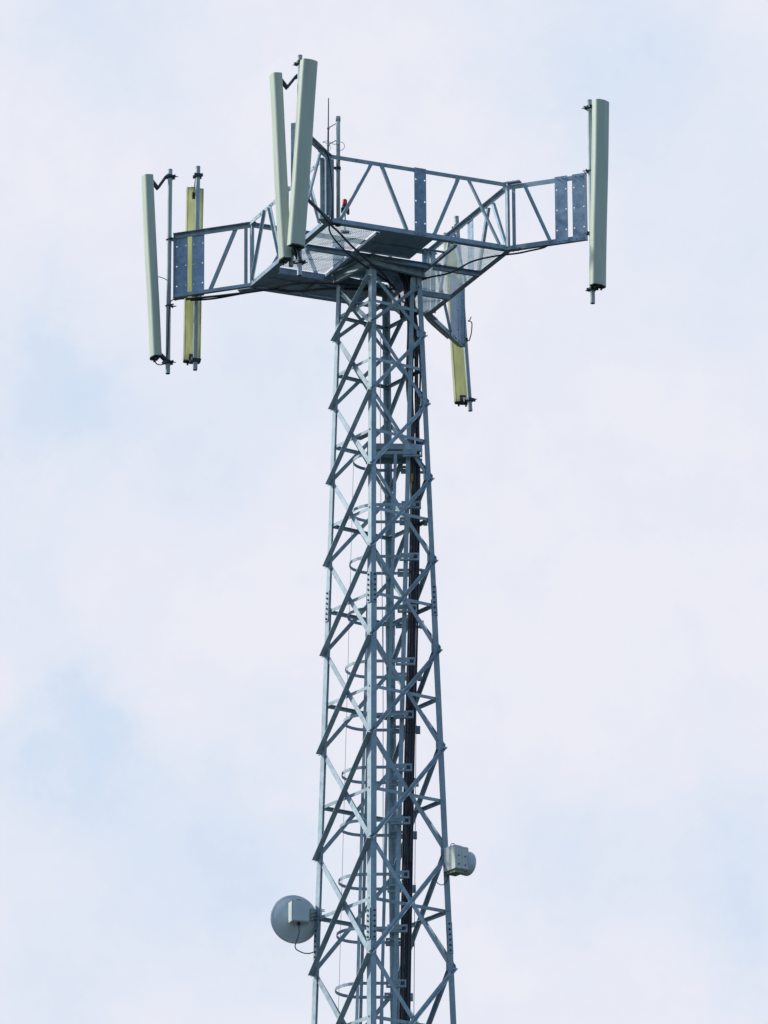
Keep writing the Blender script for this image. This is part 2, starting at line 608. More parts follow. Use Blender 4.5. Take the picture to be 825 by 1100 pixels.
# corner arms ------------------------------------------------------
ARMLEN = {0: 1.19, 1: 1.115, 2: 1.33, 3: 1.085}
ARM = {}
for k in range(4):
    c = P(*corners[k], 0)
    d = V((c.x, c.y, 0)).normalized()
    nn = V((-d.y, d.x, 0))
    L = ARMLEN[k]
    c = c - d * 0.075
    L += 0.075
    A = lambda s, z, o=0.0, c=c, d=d, nn=nn: c + d * s + Z * z + nn * o
    ARM[k] = A
    side = 1 if k in (0, 1) else -1
    side = -1
    mb = MB()
    mb.angle(A(-0.06, 0.985, -0.004 * side), A(L, 0.985, -0.004 * side), nn * -side, -Z, 0.062, 0.007, 0.068)
    mb.box(A(0.10, 1.0, 0.03 * side), d * 0.12, nn * 0.045, Z * 0.008)
    for s in (0.03, 0.10, 0.17):
        mb.bolt(A(s, 1.007, 0.03 * side), Z, 0.014, 0.02)
    topc = mb
    mb = MB()
    mb.angle(A(-0.06, 0.015, -0.004 * side), A(L, 0.015, -0.004 * side), nn * -side, Z, 0.062, 0.007, 0.068)
    mb.box(A(0.10, 0.0, 0.03 * side), d * 0.12, nn * 0.045, Z * 0.008)
    for s in (0.03, 0.10, 0.17):
        mb.bolt(A(s, -0.007, 0.03 * side), -Z, 0.014, 0.02)
    arm = mb.build('support_arm', GALV, plat)
    topc.build('arm_chord', GALV, arm)
    # inner posts
    for s in (0.075,):
        mb = MB()
        mb.angle(A(s, 0.086, 0.005 * -side), A(s, 0.915, 0.005 * -side), d, nn * -side, 0.05, 0.006)
        mb.build('arm_post', GALV, arm)
    mb = MB()
    p0, p1 = A(0.27, 0.95, 0.006 * side), A(L - 0.52, 0.05, 0.006 * side)
    q = (p1 - p0).normalized()
    pu = q.cross(nn).normalized()
    mb.angle(p0 - pu * .022, p1 - pu * .022, pu, nn * side, 0.044, 0.005)
    mb.build('arm_brace', GALV, arm)
    for s, w in ((L - 0.355 + (0.027 if k == 2 else 0), 0.30 if k == 2 else 0.185), (L - 0.098, 0.19)):
        mb = MB()
        hol = [(w / 2 - 0.025, y) for y in (-0.30, 0.0, 0.30)] + ([(-w / 2 + 0.025, y) for y in (-0.30, 0.0, 0.30)])
        mb.holed(A(s, 0.5, 0.010 * side), d, Z, nn, w, 0.99, 0.008, hol, 0.010)
        for x in (-0.05, 0.02, 0.06):
            for y in (-.46, .46):
                mb.bolt(A(s + x, 0.5 + y, 0.014 * side), nn * side, 0.012, 0.012)
        mb.build('mounting_plate', GALV2, arm)
    mb = MB()
    mb.angle(A(L + 0.006, 0.0, -0.04 * side), A(L + 0.006, 1.0, -0.04 * side), -d, nn * side, 0.0059, 0.0055, 0.09)
    mb.build('end_angle', GALV2, arm)

# ------------------------------------------------------------------ mounting poles
POLES = {}


def pole(key, top, bot, Y, label, r=0.033, clamps=(0.30, 0.68)):
    p1, p0 = at(*top, Y), at(*bot, Y)
    t = thing('mounting_pole', p0, label, 'pole', 'steel poles holding the panel antennas')
    mb = MB()
    n = 14
    d = (p1 - p0)
    mb.tube([p0, p1], r, n, caps=False)
    mb.tube([p0 + d * 0.002, p1 - d * 0.002], r * 0.86, n, caps=False)
    q = d.normalized()
    mb.build('pipe', POLE, t)
    cp = MB()
    cp.tube([p1 - q * 0.012, p1 + q * 0.006], r * 1.03, n)
    cp.build('end_cap', POLE, t)
    cp = MB()
    cp.tube([p0 + q * 0.010, p0 + q * 0.004], r * 0.97, n)
    cp.build('end_plug', BOLT, t)
    POLES[key] = (p0, p1)
    return t


def ubolts(t, key, fr, d):
    """U-bolts tying a pole to the plates; d = horizontal direction from pole to plate"""
    p0, p1 = POLES[key]
    for f in fr:
        c = p0.lerp(p1, f)
        s = d.cross(Z)
        mb = MB()
        pts = [c + d * 0.10 + s * 0.042] + [c + (d * math.cos(a) + s * math.sin(a)) * 0.042 for a in [PI / 2 + PI * i / 8 for i in range(9)]] + [c + d * 0.10 - s * 0.042]
        mb.tube(pts, 0.008, 6)
        mb.box(c + d * 0.045, d * 0.006, s * 0.055, Z * 0.02)
        mb.build('u_bolt', CLAMP, t)


t = pole('left_end', (182.8, 182.5), (180.2, 401.5), 1.16, 'slim galvanised pole at the tip of the left arm beside the pale panel')
ubolts(t, 'left_end', (0.33, 0.655), V((0.934, -0.358, 0)))
t = pole('left_mid', (212.7, 179.3), (209.6, 397.5), 1.13, 'galvanised pole in front of the olive panel back on the left arm')
ubolts(t, 'left_mid', (0.37, 0.66), V((-0.3, -0.95, 0)).normalized())
t = pole('near_end', (322.2, 60), (321.7, 296), -3.12, 'galvanised pole behind the large near panel, poking out above and below it')
ubolts(t, 'near_end', (0.42, 0.66), V((0.2, 0.98, 0)).normalized())
t = pole('near_mid', (323.0, 74), (312.6, 286), -2.93, 'short-ended pole between the two near panels, lower end seen left of the longer one')
ubolts(t, 'near_mid', (0.42, 0.68), V((0.934, -0.358, 0)))
t = pole('right_end', (633.2, 108), (636.7, 326), -1.15, 'galvanised pole at the tip of the right arm behind the lone panel')
ubolts(t, 'right_end', (0.345, 0.65), V((-0.934, 0.358, 0)))
t = pole('far_end', (490.3, 233), (505.2, 441.5), 3.20, 'slightly leaning galvanised pole at the tip of the far arm under the platform')
ubolts(t, 'far_end', (0.36, 0.62), V((-0.358, -0.934, 0)))

# ------------------------------------------------------------------ panel antennas
def panel(top, bot, Yt, Yb, n, pk, label, w=0.235, dp=0.125, scissor=True, fr=(0.965, 0.055), aged=False):
    """n: horizontal facing direction. top/bot: measured centre of both ends."""
    p1, p0 = at(*top, Yt), at(*bot, Yb)
    ax = (p1 - p0).normalized()
    nh = V((n[0], n[1], 0)).normalized()
    fn = (nh - ax * nh.dot(ax)).normalized()
    sd = ax.cross(fn).normalized()
    t = thing('panel_antenna', p0, label, 'antenna', 'sector panel antennas on the platform arms')
    rc, hw, hd = min(0.056, dp * 0.46), w / 2, dp / 2
    sec = []
    for cx, sgn, a0 in ((hw - rc, 1, 0), (-hw + rc, -1, PI / 2)):
        for i in range(8):
            a = a0 + PI / 2 * i / 7
            sec.append((cx + rc * math.cos(a), hd - rc + rc * math.sin(a)))
    # gentle belly between the rounded shoulders
    mid = [(hw - rc - (2 * (hw - rc)) * i / 6, hd + 0.013 * math.sin(PI * i / 6)) for i in range(1, 6)]
    sec = sec[:8] + mid + sec[8:]
    sec += [(-hw, -hd + 0.006), (-hw + 0.006, -hd), (hw - 0.006, -hd), (hw, -hd + 0.006)]
    mb = MB()
    nv = len(sec)
    # slightly bowed lengths so long faces are not dead straight
    st = 10
    vs = []
    for j in range(st + 1):
        f = j / st
        o = p0.lerp(p1, f) + fn * (0.004 * math.sin(f * 7 + p0.x))
        for a, b in sec:
            vs.append(o + sd * a + fn * b)
    mb.add(vs, [(j * nv + i, j * nv + (i + 1) % nv, (j + 1) * nv + (i + 1) % nv, (j + 1) * nv + i)
                for j in range(st) for i in range(nv) if i not in (nv - 3,)], True)
    rad = mb.build('radome', AGED if aged else RADOME, t)
    bp = MB()
    bp.box((p0 + p1) / 2 - fn * (hd - 0.0015), sd * (hw - 0.0065), fn * 0.002, ax * ((p1 - p0).length / 2 - 0.004))
    for s in (-1, 1):
        bp.box((p0 + p1) / 2 - fn * (hd + 0.002) + sd * s * (hw - 0.018), sd * 0.006, fn * 0.002, ax * ((p1 - p0).length / 2 - 0.01))
    bp.build('back_plate', OLIVE if aged else DISH, t)
    for q, nm, m_, sg in ((p1, 'top_cap', RADOME, 1), (p0, 'bottom_cap', BOLT, -1)):
        c = MB()
        s2 = [(a * 0.985, b * 0.97) for a, b in sec]
        c.prism(s2, q - ax * 0.012 * sg, q + ax * 0.008 * sg, sd, fn)
        if sg > 0:
            c.box(q + ax * 0.014 - fn * 0.01 + sd * 0.02, sd * 0.04, fn * 0.02, ax * 0.010)
        c.build(nm, m_, t)
    for s in (-0.055, 0.055):
        c = MB()
        c.tube([p0 + sd * s - ax * 0.008, p0 + sd * s - ax * 0.05], 0.014, 8)
        c.build('connector', CLAMP, t)
    # brackets
    q0, q1 = POLES[pk]
    for f, isTop in ((fr[0], True), (fr[1], False)):
        pc = q0.lerp(q1, f)
        b = MB()
        pa = (q1 - q0).normalized()
        b.lathe(pc, pa, [(-0.022, 0.036), (-0.022, 0.052), (0.022, 0.052), (0.022, 0.036)], 12)
        dirp = (p0.lerp(p1, 0.96 if isTop else 0.03) - fn * hd) - pc
        dh = V((dirp.x, dirp.y, 0)).normalized()
        sh = dh.cross(Z)
        b.box(pc - dh * 0.048, dh * 0.012, sh * 0.062, Z * 0.022)
        b.box(pc + dh * 0.048, dh * 0.012, sh * 0.062, Z * 0.022)
        for s in (-1, 1):
            b.tube([pc - dh * 0.10 + sh * s * 0.05, pc + dh * 0.075 + sh * s * 0.05], 0.007, 6)
        tgt = p0.lerp(p1, (0.985 if scissor else 0.955) if isTop else 0.02) - fn * (hd + 0.004)
        if isTop and scissor:
            elb = pc.lerp(tgt, 0.66) - Z * 0.14
            for s in (-0.028, 0.028):
                for x, y in ((pc + dh * 0.06, elb), (elb, tgt)):
                    dd = (y - x).normalized()
                    b.box((x + y) / 2 + sh * s, dd * ((y - x).length / 2 + 0.014), sh * 0.0035, dd.cross(sh) * 0.017)
            b.tube([elb - sh * 0.045, elb + sh * 0.045], 0.011, 6)
            b.box(tgt + ax * 0.0 - fn * 0.002, ax * 0.06, sd * 0.04, fn * 0.005)
        else:
            dd = tgt - pc
            ln = dd.length
            dd.normalize()
            for s in (-0.03, 0.03):
                b.box(pc.lerp(tgt, 0.55) + sh * s, dd * ln * 0.47, sh * 0.004, dd.cross(sh) * 0.02)
            b.box(tgt, ax * 0.05, sd * 0.045, fn * 0.005)
        b.build('bracket', CLAMP, t)
    return t, p0, p1, fn, ax


panel((157.6, 190.5), (166.7, 384), 1.02, 1.08, (-0.95, -0.31), 'left_end',
      'pale grey-green panel antenna tilted outward at the tip of the left arm')
panel((209.2, 203.5), (205.6, 389), 1.34, 1.28, (-0.25, 0.97), 'left_mid',
      'panel antenna seen from its olive yellow back on the left arm', w=0.245, dp=0.09, aged=True, scissor=False, fr=(0.955, 0.045))
panel((295.6, 81.5), (305.6, 279.5), -3.07, -3.00, (-0.95, -0.31), 'near_mid',
      'narrow-looking pale panel, the left one of the crossed pair above the near corner', fr=(0.96, 0.065))
panel((332.6, 66), (318.6, 264.5), -3.34, -3.22, (0.48, -0.88), 'near_end',
      'broad grey-green panel leaning right at the top, the nearer one of the crossed pair', w=0.23, scissor=False, fr=(0.965, 0.06))
panel((646.2, 109.5), (642.6, 307), -1.32, -1.27, (0.62, -0.78), 'right_end',
      'lone upright grey-green panel antenna at the tip of the right arm', scissor=False, fr=(0.965, 0.07))
panel((484.2, 252), (496.5, 433), 3.42, 3.36, (-0.30, 0.95), 'far_end',
      'olive-backed panel antenna hanging partly hidden below the far platform corner', w=0.235, dp=0.09, aged=True, scissor=False, fr=(0.945, 0.055))

# ------------------------------------------------------------------ whip antenna, its mast and the beacon
p0 = P(-HP + 0.21, -HP + 0.12, 0.035)
p0 = V((at(363.2, 200, -1.72).x, -1.72, ZP + 0.03))
ptop = at(363.2, 126, -1.72)
post = thing('instrument_post', p0, 'plain galvanised tube standing upright inside the near platform corner', 'post')
mb = MB()
mb.tube([p0, V((ptop.x, -1.72, ptop.z))], 0.028, 14)
mb.build('tube', POLE, post)
mb = MB()
mb.lathe(V((ptop.x, -1.72, ptop.z)), Z, [(-0.06, 0.029), (-0.06, 0.034), (0.008, 0.034), (0.008, 0.0005)], 14)
mb.build('end_cap', POLE, post)
for yy in (181, 241):
    mb = MB()
    q = at(363.2, yy, -1.72)
    mb.lathe(q, Z, [(-0.02, 0.028), (-0.02, 0.04), (0.02, 0.04), (0.02, 0.028)], 12)
    mb.box(q - V((0.05, 0.02, 0)), (0.04, 0, 0), (0, 0.015, 0), (0, 0, 0.015))
    mb.build('clamp', CLAMP, post)

w0 = at(352.4, 164, -1.72)
w1 = at(352.9, 105.5, -1.72)
whip = thing('whip_antenna', w0, 'thin dark whip antenna on two small stand-off arms beside the instrument post', 'antenna')
mb = MB()
mb.tube([w0, w0.lerp(w1, .45), w0.lerp(w1, .46), w1], [0.012, 0.012, 0.009, 0.007], 8)
mb.build('rod', CLAMP, whip)
for ya, yb in ((137.5, 131.5), (155.5, 149.5)):
    mb = MB()
    a, b = at(352.6, ya, -1.72), at(363.2, yb, -1.72)
    mb.tube([a, b], 0.007, 6)
    mb.lathe(a, Z, [(-0.014, 0.011), (-0.014, 0.02), (0.014, 0.02), (0.014, 0.011)], 10)
    mb.build('standoff', POLE, whip)
loop = []
for i in range(23):
    a = 2 * PI * i / 22 * 1.0
    c = at(365.8, 157.2, -1.76)
    loop.append(c + V((0.055 * math.cos(a + 2.4), 0.02 * math.sin(a), 0.055 * math.sin(a + 2.4))))
mb = MB()
mb.tube(arc([at(352.5, 164.2, -1.73), at(355, 158, -1.76), at(350, 153.5, -1.78), at(346.5, 152.8, -1.76), at(351.5, 151.6, -1.75), at(358.5, 155.0, -1.76)] + loop[::3] +
            [at(361.5, 166, -1.755), at(361.5, 200, -1.755)], 6), 0.0042, 5)
tag(mb.build('coiled_cable', POLE, None, w0), 'thin cable with a slack loop strapped to the instrument post', 'cable')

bz = at(370.5, 238, -1.35)
b0 = V((bz.x, -1.35, ZP + 0.04))
beacon = thing('warning_beacon', b0, 'small obstruction lamp with a red lens on a short stem above the platform floor', 'beacon')
zt_ = at(369.6, 227.5, -1.35).z
mb = MB()
mb.tube([b0, V((b0.x, b0.y, zt_))], 0.014, 10)
mb.box(b0 + Z * 0.004, (0.06, 0, 0), (0, 0.06, 0), (0, 0, 0.004))
mb.build('stem', POLE, beacon)
mb = MB()
q = V((b0.x, b0.y, zt_))
mb.lathe(q, Z, [(-0.005, 0.0005), (-0.005, 0.05), (0.03, 0.055), (0.045, 0.042), (0.095, 0.040), (0.095, 0.0005)], 16)
mb.box(q + V((0.045, -0.02, -0.005)), (0.018, 0, 0), (0, 0.018, 0), (0, 0, 0.04))
mb.box(q + V((-0.035, -0.03, 0.01)), (0.018, 0, 0), (0, 0.018, 0), (0, 0, 0.035))
mb.build('base', BLACK, beacon)
mb = MB()
mb.lathe(q, Z, [(0.096, 0.030), (0.10, 0.034), (0.17, 0.033), (0.182, 0.024), (0.186, 0.0005)], 18)
mb.build('lens', RED, beacon)

# ------------------------------------------------------------------ microwave dish on the left leg
zc = at(339, 986, 0.3).z
lg = tcorner(1, zc)
dc = at(315.6, 988, lg.y - 0.02)
dax = V((-0.30, 0.95, 0.02)).normalized()
dish = thing('microwave_dish', dc, 'round grey microwave dish seen from behind on the left leg', 'dish')
mb = MB()
Rd = 0.315
prof = [(-0.155, 0.0005), (-0.153, 0.05)]
for i in range(1, 13):
    r = Rd * i / 12
    prof.append((-0.155 + 0.115 * (r / Rd) ** 2, max(r, .055)))
prof += [(-0.036, Rd + 0.012), (-0.004, Rd + 0.013), (0.004, Rd + 0.006)]
mb.lathe(dc, dax, prof, 56)
mb.build('reflector', DISH, dish)
mb = MB()
ring = []
a_ = dax.orthogonal().normalized()
c2 = dax.cross(a_)
mb.tube([dc - dax * 0.02 + (a_ * math.cos(2 * PI * i / 48) + c2 * math.sin(2 * PI * i / 48)) * (Rd + 0.012) for i in range(49)], 0.011, 8)
mb.build('rim', CREAM, dish)
mb = MB()
mb.lathe(dc, dax, [(0.004, Rd + 0.006), (0.02, Rd * 0.9), (0.035, Rd * 0.5), (0.04, 0.0005)], 40)
mb.build('radome', CREAM, dish)
sx = dax.cross(Z).normalized()
sx = sx if sx.x > 0 else -sx
su = sx.cross(dax)
su = su if su.z > 0 else -su
bc = at(315.6, 984.5, dc.y) - dax * 0.24
bvis = bc
mb = MB()
mb.prism([(-0.120, -0.14), (0.120, -0.14), (0.124, -0.11), (0.124, 0.135), (0.11, 0.148), (-0.11, 0.148), (-0.124, 0.135), (-0.124, -0.11)],
         bc - dax * 0.075, bc + dax * 0.075, sx, su)
rad = mb.build('radio_unit', CREAM, dish)
mb = MB()
mb.box(bc - dax * 0.079 + su * 0.0, sx * 0.112, dax * 0.004, su * 0.13)
mb.build('cover_plate', DISH, rad)
mb = MB()
mb.tube(arc([bc + su * 0.145 - sx * .05, bc + su * 0.17 - sx * .03, bc + su * 0.17 + sx * .03, bc + su * 0.145 + sx * .05], 5), 0.006, 6)
mb.build('handle', CLAMP, rad)
mb = MB()
mb.tube([bc - su * 0.139, bc - su * 0.18], 0.022, 10)
mb.build('cable_gland', BLACK, rad)
mb = MB()
hub = dc - dax * 0.14
mb.lathe(dc, dax, [(-0.25, 0.0005), (-0.25, 0.07), (-0.15, 0.07)], 16)
mb.build('hub', CLAMP, dish)
mb = MB()
tgt = V((lg.x - 0.02, lg.y, zc))
m1 = dc - dax * 0.18 + sx * 0.14
for dz in (-0.05, 0.0, 0.05):
    mb.tube([m1 + Z * dz, tgt + Z * dz + V((0.05, -0.02, 0))], 0.010, 6)
mb.box(m1, sx * 0.012, dax * 0.03, Z * 0.085)
mb.box(tgt - V((0.02, 0.01, 0)), (0.012, 0, 0), (0, 0.06, 0), (0, 0, 0.085))
mb.box(tgt + V((0.10, -0.01, 0.0)), (0.012, 0, 0), (0, 0.06, 0), (0, 0, 0.075))
for dz in (-0.06, 0.06):
    for dy in (-0.045, .03):
        mb.tube([tgt + V((-0.05, dy, dz)), tgt + V((0.15, dy, dz))], 0.007, 6)
mb.box(m1 - sx * 0.06, sx * 0.06, dax * 0.02, Z * 0.03)
mb.build('mount', POLE, dish)
mb = MB()
bs = bc - su * 0.17
e_ = at(338.5, 1022, lg.y - 0.03)
mb.tube(arc([bs, bs - Z * 0.13, at(317, 1017, bs.y + .05), at(323, 1022.5, bs.y + .08), at(331, 1024.3, lg.y - .05), e_, at(343, 1019, lg.y + .02)], 8), 0.008, 7)
tag(mb.build('dish_cable', BLACK, None, bs), 'black cable drooping from the dish radio to the left leg', 'cable')

# ------------------------------------------------------------------ small radio link on the right leg
zc = at(484, 924, -0.1).z
rg = tcorner(3, zc)
ax = V((0.80, 0.60, 0)).normalized()
sx = V((0.60, -0.80, 0)).normalized()
bc = at(490.2, 923.2, rg.y - 0.12)
lk = thing('radio_link', bc, 'pale boxy radio unit with a short drum antenna on the right leg', 'radio')
mb = MB()
hw, hh, hdp = 0.125, 0.165, 0.115
for a0, a1, k in ((-hdp, -0.006, 1.0), (0.006, hdp, 0.97)):
    sec = [(-hw * k, -hh * k + .012), (-hw * k + .012, -hh * k), (hw * k - .012, -hh * k), (hw * k, -hh * k + .012), (hw * k, hh * k - .012), (hw * k - .012, hh * k), (-hw * k + .012, hh * k), (-hw * k, hh * k - .012)]
    mb.prism(sec, bc + ax * a0, bc + ax * a1, sx, Z)
mb.prism([(-hw * .94, -hh * .94), (hw * .94, -hh * .94), (hw * .94, hh * .94), (-hw * .94, hh * .94)], bc - ax * .008, bc + ax * .008, sx, Z)
bx = mb.build('radio_box', CREAM, lk)
mb = MB()
mb.box(bc - ax * 0.02 - Z * (hh + 0.022), ax * 0.075, sx * 0.095, Z * 0.021)
mb.build('connector_cover', MOSS, bx)
mb = MB()
mb.tube(arc([bc - ax * .10 + Z * hh * .97, bc - ax * 0.085 + Z * (hh + 0.035), bc - ax * 0.04 + Z * (hh + 0.05), bc - ax * .01 + Z * (hh + .02), bc - ax * .01 + Z * hh * .95], 6), 0.006, 6)
mb.build('handle', POLE, bx)
mb = MB()
mb.lathe(bc - Z * 0.03, ax, [(hdp * .9, 0.0005), (hdp * .9, 0.145), (hdp + .02, 0.165), (hdp + 0.085, 0.167), (hdp + 0.10, 0.160), (hdp + 0.125, 0.12), (hdp + .135, 0.0005)], 36)
mb.build('drum', DISH, lk)
for s in (0.5, -.5):
    mb = MB()
    for k in range(2):
        mb.bolt(bc + sx * (hw + 0.001) + ax * (0.055 - .11 * k) + Z * (0.06 * s * 2 - .04), sx, 0.011, 0.006)
    mb.build('screw', CLAMP, bx)
mb = MB()
tg = V((rg.x, rg.y, bc.z))
mb.tube([tg + V((0.0, 0.0, 0.03)), bc + ax * 0.02 + Z * 0.03 - sx * .1], 0.022, 8)
mb.box(tg + V((0.0, -0.0, 0.03)), (0.05, 0, 0), (0, 0.05, 0), (0, 0, 0.05))
mb.build('mount', CLAMP, lk)
mb = MB()
mb.tube(arc([at(481, 938, rg.y - .1), at(480, 946, rg.y - .1), at(475.5, 950.5, rg.y - .06), at(470.5, 949, rg.y - .05), at(468, 945, rg.y)], 8), 0.006, 6)
tag(mb.build('link_cable', BLACK, None, at(478, 938, rg.y)), 'short black cable loop under the radio box on the right leg', 'cable')

# ------------------------------------------------------------------ caged ladder inside the mast
ap = [(379.3, 496), (377.7, 551.5), (375.3, 607), (373.2, 662.5), (371, 719), (369, 776), (367, 832.7), (365, 889.5), (363.6, 947.3), (361.5, 1005), (360, 1064)]
hoops = [at(a, y, 0.03) for a, y in ap]
while hoops[-1].z > 3.2:
    hoops.append(hoops[-1] + (hoops[-1] - hoops[-2]).normalized() * 0.80)
h0, hN = hoops[0], hoops[-1]
LX = lambda z: h0.x + (hN.x - h0.x) * (z - h0.z) / (hN.z - h0.z)
LADX = 0.86        # ladder stiles lie this far from the apex of the hoops
lad = thing('caged_ladder', (LX(0), 0.03, 0.2), 'caged access ladder with rounded safety hoops inside the mast', 'ladder')
for i, h in enumerate(hoops):
    rr = 0.365 if i < 11 else 0.38
    c = h + V((rr, 0, 0))
    xe = h.x + LADX + 0.02
    nm = []
    for j in range(13):
        a = -PI / 2 - PI * j / 12
        nm.append(c + V((rr * math.cos(a), rr * math.sin(a), 0)))
    pts = [V((xe, h.y - rr, h.z))] + nm + [V((xe, h.y + rr, h.z))]
    mb = MB()
    mb.ribbon(pts, 0.042, 0.007)
    mb.build('hoop', GALV, lad)
    # slotted clamp rails at the open ends of each hoop
    xh = xe
    for yy, xl, xo in ((h.y - rr + 0.03, 0.27, 0.075), (h.y + rr - 0.02, 0.34, 0.12)):
        mb = MB()
        xe = xh + xo
        mb.box((xe - xl / 2, yy, h.z + 0.040), (xl / 2, 0, 0), (0, 0.022, 0), (0, 0, 0.013))
        mb.box((xe - xl / 2, yy, h.z - 0.040), (xl / 2, 0, 0), (0, 0.022, 0), (0, 0, 0.013))
        mb.box((xe - 0.012, yy, h.z), (0.011, 0, 0), (0, 0.02, 0), (0, 0, 0.0265))
        mb.box((xe - xl + 0.015, yy, h.z), (0.013, 0, 0), (0, 0.02, 0), (0, 0, 0.0265))
        if yy > h.y:
            mb.box((xe + 0.018, yy - 0.005, h.z - 0.01), (0.028, 0, 0), (0, 0.03, 0), (0, 0, 0.05))
        mb.build('clamp_rail', GALV, lad)
ztop = ZP - 0.35
for ang, wd in ((PI, 0.006), (-1.87, 0.045), (-1.30, 0.045), (1.75, 0.045)):
    mb = MB()
    zs_ = [1.0, 12.0, h0.z - 0.02]
    for za, zb in zip(zs_[:-1], zs_[1:]):
        q = []
        for z in (za, zb):
            c = V((LX(z) + 0.365, h0.y, z))
            off = V((math.cos(ang), math.sin(ang), 0)) * 0.359
            if ang == -1.30:
                off = V((0.22, -0.359, 0))
            q.append(c + off)
        rd = V((math.cos(ang), math.sin(ang), 0)) if ang != -1.30 else V((0, -1, 0))
        tg_ = V((-rd.y, rd.x, 0))
        mb.prism([(-0.0025, -0.022), (0.0025, -0.022), (0.0025, 0.022), (-0.0025, 0.022)], q[0], q[1] , rd, tg_)
    mb.build('strap', GALV, lad)
for yy in (-0.20, 0.26):
    mb = MB()
    for za, zb in ((0.2, 12.0), (12.0, ZP - 0.2)):
        mb.prism([(-0.03, -0.008), (0.03, -0.008), (0.03, 0.008), (-0.03, 0.008)],
                 V((LX(za) + LADX - 0.10, yy, za)), V((LX(zb) + LADX - 0.10, yy, zb)), V((1, 0, 0)), V((0, 1, 0)))
    mb.build('stile', GALV, lad)
lowr = MB()
zr = ZP - 0.4
nr = 0
while zr > 0.4:
    x = LX(zr) + LADX - 0.10
    mb = MB()
    mb.tube([(x, -0.20, zr), (x, 0.26, zr)], 0.011, 6)
    if nr < 60:
        mb.build('rung', GALV, lad)
    else:
        lowr.add(mb.v, mb.f, True)
    nr += 1
    zr -= 0.30
lr = lowr.build('lower_rungs', GALV, lad)
lr['kind'] = 'stuff'

# ------------------------------------------------------------------ feeder cables
TR = 11
for i in range(TR):
    row, c = i % 2, i // 2
    f = c / ((TR - 1) / 2)
    Yc = (-0.02 if row == 0 else 0.09) + 0.02 * math.sin(i * 2.1)
    r = random.uniform(0.0125, 0.0165)
    jit = lambda s: random.uniform(-s, s)
    pts = [at(428 + 12 * f + jit(3), 286, Yc - 0.10 + jit(.06)),
           at(437.5 + 9 * f + jit(2.5), 318 + jit(4), Yc + jit(.03)),
           at(438.5 + 11 * f + jit(1.6), 352 + jit(5), Yc + jit(.02)),
           at(438.5 + 12 * f + jit(1.8), 405 + jit(8), Yc + jit(.02)),
           at(440.5 + 10 * f + jit(1.4), 455 + jit(6), Yc + jit(.015)),
           at(441.4 + 9.4 * f + jit(.9), 505, Yc),
           at(440.8 + 9.2 * f + jit(.6), 560, Yc),
           at(439.4 + 9.2 * f + jit(.4), 640, Yc),
           at(437.8 + 9.2 * f + jit(.4), 720, Yc),
           at(435.8 + 9.4 * f + jit(.4), 800, Yc),
           at(433.6 + 9.6 * f + jit(.4), 890, Yc),
           at(431.8 + 9.8 * f + jit(.4), 980, Yc),
           at(429.8 + 10 * f, 1090, Yc)]
    d = (pts[-1] - pts[-3]).normalized()
    pts.append(pts[-1] + d * ((pts[-1].z - 0.05) / -d.z))
    mb = MB()
    mb.tube(arc(pts, 6), r, 8)
    base = V((pts[-1].x, pts[-1].y, 0.05))
    o = mb.build('feeder_cable', BLACK, None, base)
    tag(o, 'black feeder cable in the thick bundle running down inside the mast', 'cable', 'feeder cables in the mast bundle')
    if i == 2:
        ty = MB()
        q = arc(pts, 6)
        k_ = min(range(len(q)), key=lambda j: abs(q[j].z - at(444, 516, 0).z))
        ty.tube([q[k_] + Z * 0.07, q[k_], q[k_] - Z * 0.05], r + 0.003, 10)
        ty.build('tape_marker', YELLOW, o)
        o['label'] = 'black feeder cable marked with yellow tape below the rest landing'
        del o['group']

# thin loose wires beside the bundle
for px0, px1, Yw, r, lb in ((447.5, 444.6, 0.20, 0.0042, 'thin dark earth wire hanging right of the feeder bundle'),
                            (410.5, 411.5, -0.1, 0.005, 'thin pale conduit running down between the near leg and the cage')):
    pts = [at(px0, 330, Yw), at(px0 + 1.2, 520, Yw), at((px0 + px1) / 2 + 1, 760, Yw), at(px1, 1090, Yw)]
    if px0 < 420:
        pts = [at(409, 350, Yw), at(408.5, 470, Yw), at(410.5, 640, Yw), at(411.5, 740, Yw), at(411.5, 850, Yw)]
    d = (pts[-1] - pts[-2]).normalized()
    pts.append(pts[-1] + d * ((pts[-1].z - 0.05) / -d.z))
    mb = MB()
    mb.tube(arc(pts, 5), r, 6)
    if px0 < 420:
        tag(mb.build('conduit', POLE, None, pts[-1]), lb, 'conduit')
    else:
        tag(mb.build('earth_wire', CLAMP, None, pts[-1]), lb, 'wire')

# jumpers slung under the platform from each arm to the mast head
def jumper(pts, r, label):
    mb = MB()
    mb.tube(arc(pts, 8), r, 8)
    tag(mb.build('jumper_cable', BLACK, None, pts[-1]), label, 'cable')


